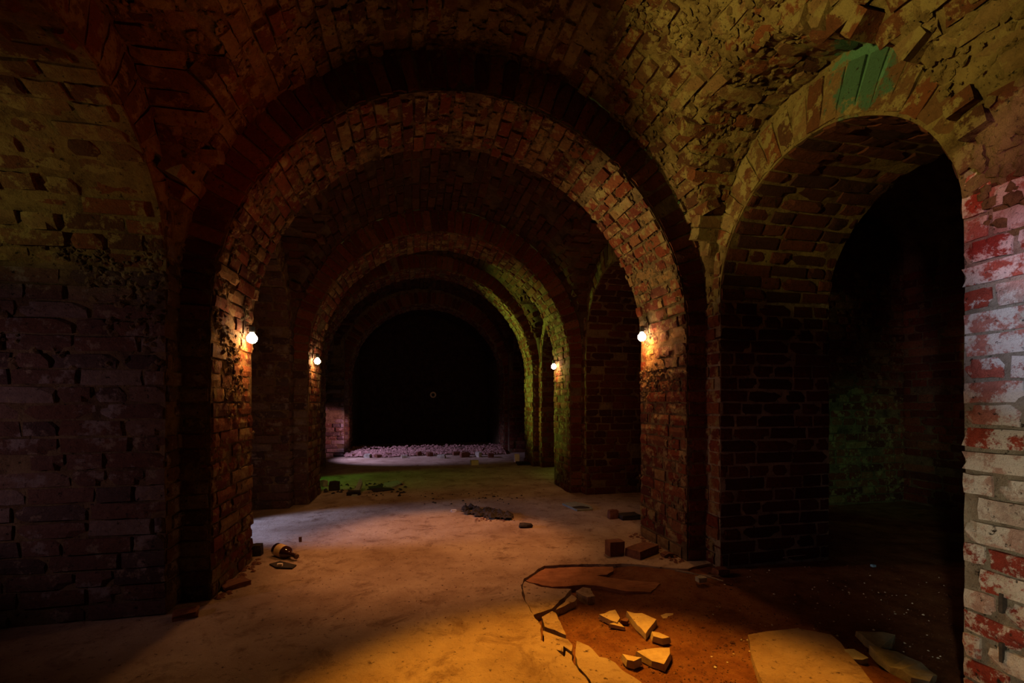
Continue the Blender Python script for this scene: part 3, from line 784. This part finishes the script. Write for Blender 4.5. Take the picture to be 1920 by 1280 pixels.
# grit and pebbles in the dirt on the right
sp = []
for _ in range(900):
    px, py = U(1270, 1805), U(1056, 1275); p = P(px, py)
    sp.append((Vector((p.x, p.y, dz(p.x, p.y))), U(.002, .007) if R() < .93 else U(.007, .014)))
clods('grit', sp, M_CLAY, 'gritty brick crumbs strewn over the dark dirt on the right', 'rubble', seg=4)
sp = []
for _ in range(110):
    px, py = U(1330, 1780), U(1060, 1230); p = P(px, py); sp.append((Vector((p.x, p.y, dz(p.x, p.y) + .002)), U(.003, .008)))
clods('pale_grit', sp, M_WHITE, 'scattered white specks of plaster on the dark dirt', 'rubble', seg=4)
sp = []
for _ in range(700):
    t = R() ** .7; px, py = U(1030, 1420), U(1110, 1278); p = P(px, py, -.04)
    if p.x < .55: continue
    sp.append((Vector((p.x, p.y, dz(p.x, p.y))), U(.002, .006) if R() < .96 else U(.006, .012)))
clods('crumbs', sp, M_CLAY, 'orange-lit crumbs on the dirt of the broken floor', 'rubble', seg=4)
sp = []
for _ in range(260):
    px, py = U(560, 1200), U(965, 1180); sp.append((P(px, py), U(.002, .0065)))
for _ in range(120):
    px, py = U(700, 1030), U(870, 945); sp.append((P(px, py), U(.003, .012)))
for _ in range(160):   # along pier feet
    s_ = R(); p = Vector((PL + .02 + abs(random.gauss(0, .04)), 2.97 + .7 * s_, 0)) if R() < .5 else Vector((PR - .02 - abs(random.gauss(0, .05)), 2.95 + .72 * s_, 0))
    sp.append((p, U(.005, .02)))
clods('floor_crumbs', sp, M_CLAY, 'small crumbs scattered over the concrete floor', 'rubble', seg=4)
# rubble band before the last arch
sp = []
for _ in range(2600):
    x = U(-1.4, 2.0); q = abs(random.gauss(0, .35)); y = 9.95 + q + .12 * sin(x * 3); sp.append((Vector((x, min(y, 10.9), U(0, .02) + .16 * min(q, .7))), U(.015, .06)))
clods('rubble_band', sp, simple('far_rubble', (.50, .30, .26), (.10, .045, .04), 7), 'band of broken brick rubble along the far end of the passage', 'rubble')
for i in range(14):
    px = 610 + i * 24 + U(-8, 8)
    chunk(px, U(853, 860), U(9, 16), U(5, 10), 'broken brick on the near edge of the far rubble band', M_CLAY if i % 3 else M_PALE, 'rubble_brick', 'brick', rough=.2, rz=U(0, 3), group='broken bricks on the far rubble band')
# dark clutter left in green patch
sp = [(P(U(605, 760), U(905, 930), 0), U(.008, .035)) for _ in range(70)]
clods('green_lit_debris', sp, M_CHAR, 'dark debris scattered in the green-lit patch', 'debris')
sp = [(P(U(790, 980), U(925, 945), 0), U(.006, .02)) for _ in range(50)]
clods('dark_crumbs', sp, M_CHAR, 'dark crumbs on the shaded floor under the second arch', 'debris')

# stick
def tube(pts, rad, name, mat, label, cat, parent=None, seg=6, group=None):
    o0 = pts[0].copy(); v = []; f = []
    for i, p in enumerate(pts):
        d = (pts[min(i + 1, len(pts) - 1)] - pts[max(i - 1, 0)]).normalized(); a = d.orthogonal().normalized(); b_ = d.cross(a)
        rr = rad if not hasattr(rad, '__len__') else rad[i]
        for q in range(seg):
            t = q * 2 * pi / seg; v.append(p - o0 + (a * cos(t) + b_ * sin(t)) * rr)
    n = len(pts)
    for i in range(n - 1):
        for q in range(seg): f.append((i * seg + q, i * seg + (q + 1) % seg, (i + 1) * seg + (q + 1) % seg, (i + 1) * seg + q))
    f.append(tuple(range(seg))[::-1]); f.append(tuple((n - 1) * seg + q for q in range(seg)))
    m = bpy.data.meshes.new(name); m.from_pydata([tuple(x) for x in v], [], f); m.materials.append(mat)
    return link(name, m, parent, label=label, cat=cat, loc=o0 if not parent else o0, group=group)
tube([P(1266, 1069, .012), P(1295, 1074, .014), P(1325, 1080, .012), P(1356, 1089, .010)], [.006, .008, .008, .004], 'stick', M_WOOD, 'grey weathered stick lying before the right pier', 'stick')
tube([P(1312, 1077, .010), P(1335, 1079, .016), P(1349, 1080, .012)], .004, 'twig', M_WOOD, 'short thin twig lying across the stick', 'twig')
tube([P(1382, 1058, 0), P(1388, 1046, .02) , P(1402, 1038, .05), P(1418, 1036, .07)], [.005, .004, .003, .002], 'twig', M_WOOD, 'thin curved twig rising against the dark right pier', 'twig')
tube([P(1430, 1050, 0), P(1455, 1047, .02), P(1480, 1043, .04), P(1510, 1040, .05)], [.004, .004, .003, .002], 'twig', M_WOOD, 'long thin twig leaning at the right pier foot near its far corner', 'twig')

# bottle
def lathe(prof, seg=24):
    v = []; f = []
    for (r, h) in prof:
        for q in range(seg): t = q * 2 * pi / seg; v.append((r * cos(t), r * sin(t), h))
    n = len(prof)
    for i in range(n - 1):
        for q in range(seg): f.append((i * seg + q, i * seg + (q + 1) % seg, (i + 1) * seg + (q + 1) % seg, (i + 1) * seg + q))
    f.append(tuple(range(seg))[::-1]); f.append(tuple((n - 1) * seg + q for q in range(seg)))
    return v, f
pb, pn = P(518, 1040), P(560, 1052)
rb = .045
bt = bpy.data.objects.new('bottle', None); COL.objects.link(bt); bt['label'] = 'brown glass bottle with a cream label lying by the left pier'; bt['category'] = 'bottle'
bt.location = (pb.x, pb.y, rb + .001)
dirv = Vector((pn.x - pb.x, pn.y - pb.y, 0)).normalized(); dirv = (dirv + Vector((0, 0, -.06))).normalized()
bt.rotation_euler = dirv.to_track_quat('Z', 'Y').to_euler()
def lpart(name, prof, mat, lab=None):
    v, f = lathe(prof); m = bpy.data.meshes.new(name); m.from_pydata(v, [], f); m.materials.append(mat)
    m.polygons.foreach_set('use_smooth', [len(p.vertices) == 4 for p in m.polygons]); return link(name, m, bt, label=lab)
lpart('body', [(.02, .004), (.040, 0), (rb, .006), (rb, .125), (.040, .145), (.024, .165), (.016, .185), (.0145, .225), (.017, .228), (.017, .240), (.010, .242)], M_GLASS)
lpart('label', [(rb + .0003, .035), (rb + .001, .036), (rb + .001, .105), (rb + .0003, .106)], M_LABEL, 'cream paper label wrapped round the bottle')
lpart('cap', [(.0155, .238), (.018, .239), (.018, .252), (.015, .254)], M_METAL)
fragment([(505, 1056), (525, 1050), (556, 1058), (548, 1064), (518, 1063)], .012, 0, 'flat dark scrap on the floor in front of the bottle', M_CHAR, 'dark_scrap', 'scrap', step=.1)
chunk(524, 1062, 9, 5, 'tiny pale chip on the scrap before the bottle', M_WHITE, 'plaster_chip', rough=.2, z=.012)

# round port in the dark end wall
def port():
    X, Y, v = ray(812, 740); y = 13.0; d = y / Y; c = Vector((X * d, y - .03, HC + v * d))
    prof = [(.045, 0), (.075, 0), (.085, .01), (.085, .03), (.07, .035), (.055, .032), (.045, .01)]
    vv, f = lathe(prof, 20); f = f[:-2]
    vv = [(a, -h, b_) for a, b_, h in vv]
    m = bpy.data.meshes.new('pipe_end'); m.from_pydata(vv, [], f); m.materials.append(M_CREAM)
    link('pipe_end', m, label='small round cream pipe end in the dark end wall', cat='pipe', loc=c)
port()

# ------------------------------------------------------------------ wall lamps
def lamp(x, y, z, side, label, energy):
    """side: +1 lamp on a face looking +X (left pier), -1 on a face looking -X"""
    e = bpy.data.objects.new('wall_lamp', None); COL.objects.link(e); e.location = (x, y, z)
    e['label'] = label; e['category'] = 'lamp'; e['group'] = 'bare bulbs on the arch piers'
    xf = -abs(x - (PL if side > 0 else PR)) * side      # face of the pier, local
    def bx(name, x0, x1, w_, h_, zc, mat):
        mb = MB_(); mb.box(min(x0, x1), max(x0, x1), -w_, w_, zc - h_, zc + h_, .5, 0); link(name, mb.mesh(name, mat), e)
    bx('back_plate', xf, xf + side * .024, .028, .045, .075, M_METAL)
    bx('bracket', xf + side * .018, side * .012, .008, .008, .085, M_METAL)
    v, f = lathe([(.012, .085), (.020, .080), (.020, .048), (.016, .040)], 16); m = bpy.data.meshes.new('socket'); m.from_pydata(v, [], f[:]); m.materials.append(M_BLACK); link('socket', m, e)
    pr = [(.003, -.034)] + [(.034 * sin(t), -.034 * cos(t)) for t in [pi * i / 12 for i in range(1, 10)]] + [(.014, .036), (.014, .046)]
    v, f = lathe(pr, 20); m = bpy.data.meshes.new('bulb'); m.from_pydata(v, [], f); m.materials.append(M_BULB); link('bulb', m, e, label='glowing bulb')
    # supply cable up the pier
    pts = [Vector((xf + side * .010, 0, .11)), Vector((xf + side * .016, .01, .20)), Vector((xf + side * .02, .02, .30))]
    tube(pts, .004, 'cable', M_BLACK, None, None, e)
    l = bpy.data.lights.new('lamp_light', 'POINT'); l.energy = energy; l.color = (1, .34, .055); l.shadow_soft_size = .034
    lo = bpy.data.objects.new('lamp_light', l); COL.objects.link(lo); lo.parent = e; lo.location = (side * .012, 0, -.05)
lamp(-1.085, 3.46, 1.585, 1, 'lit bare bulb on the left pier of the first arch', 11.5)
lamp(1.865, 3.515, 1.69, -1, 'lit bare bulb on the right pier of the first arch', 13)
lamp(-1.085, 5.66, 1.618, 1, 'lit bare bulb on the left pier of the second arch', 4.5)
lamp(1.865, 5.97, 1.627, -1, 'lit bare bulb on the right pier of the second arch', 4.5)
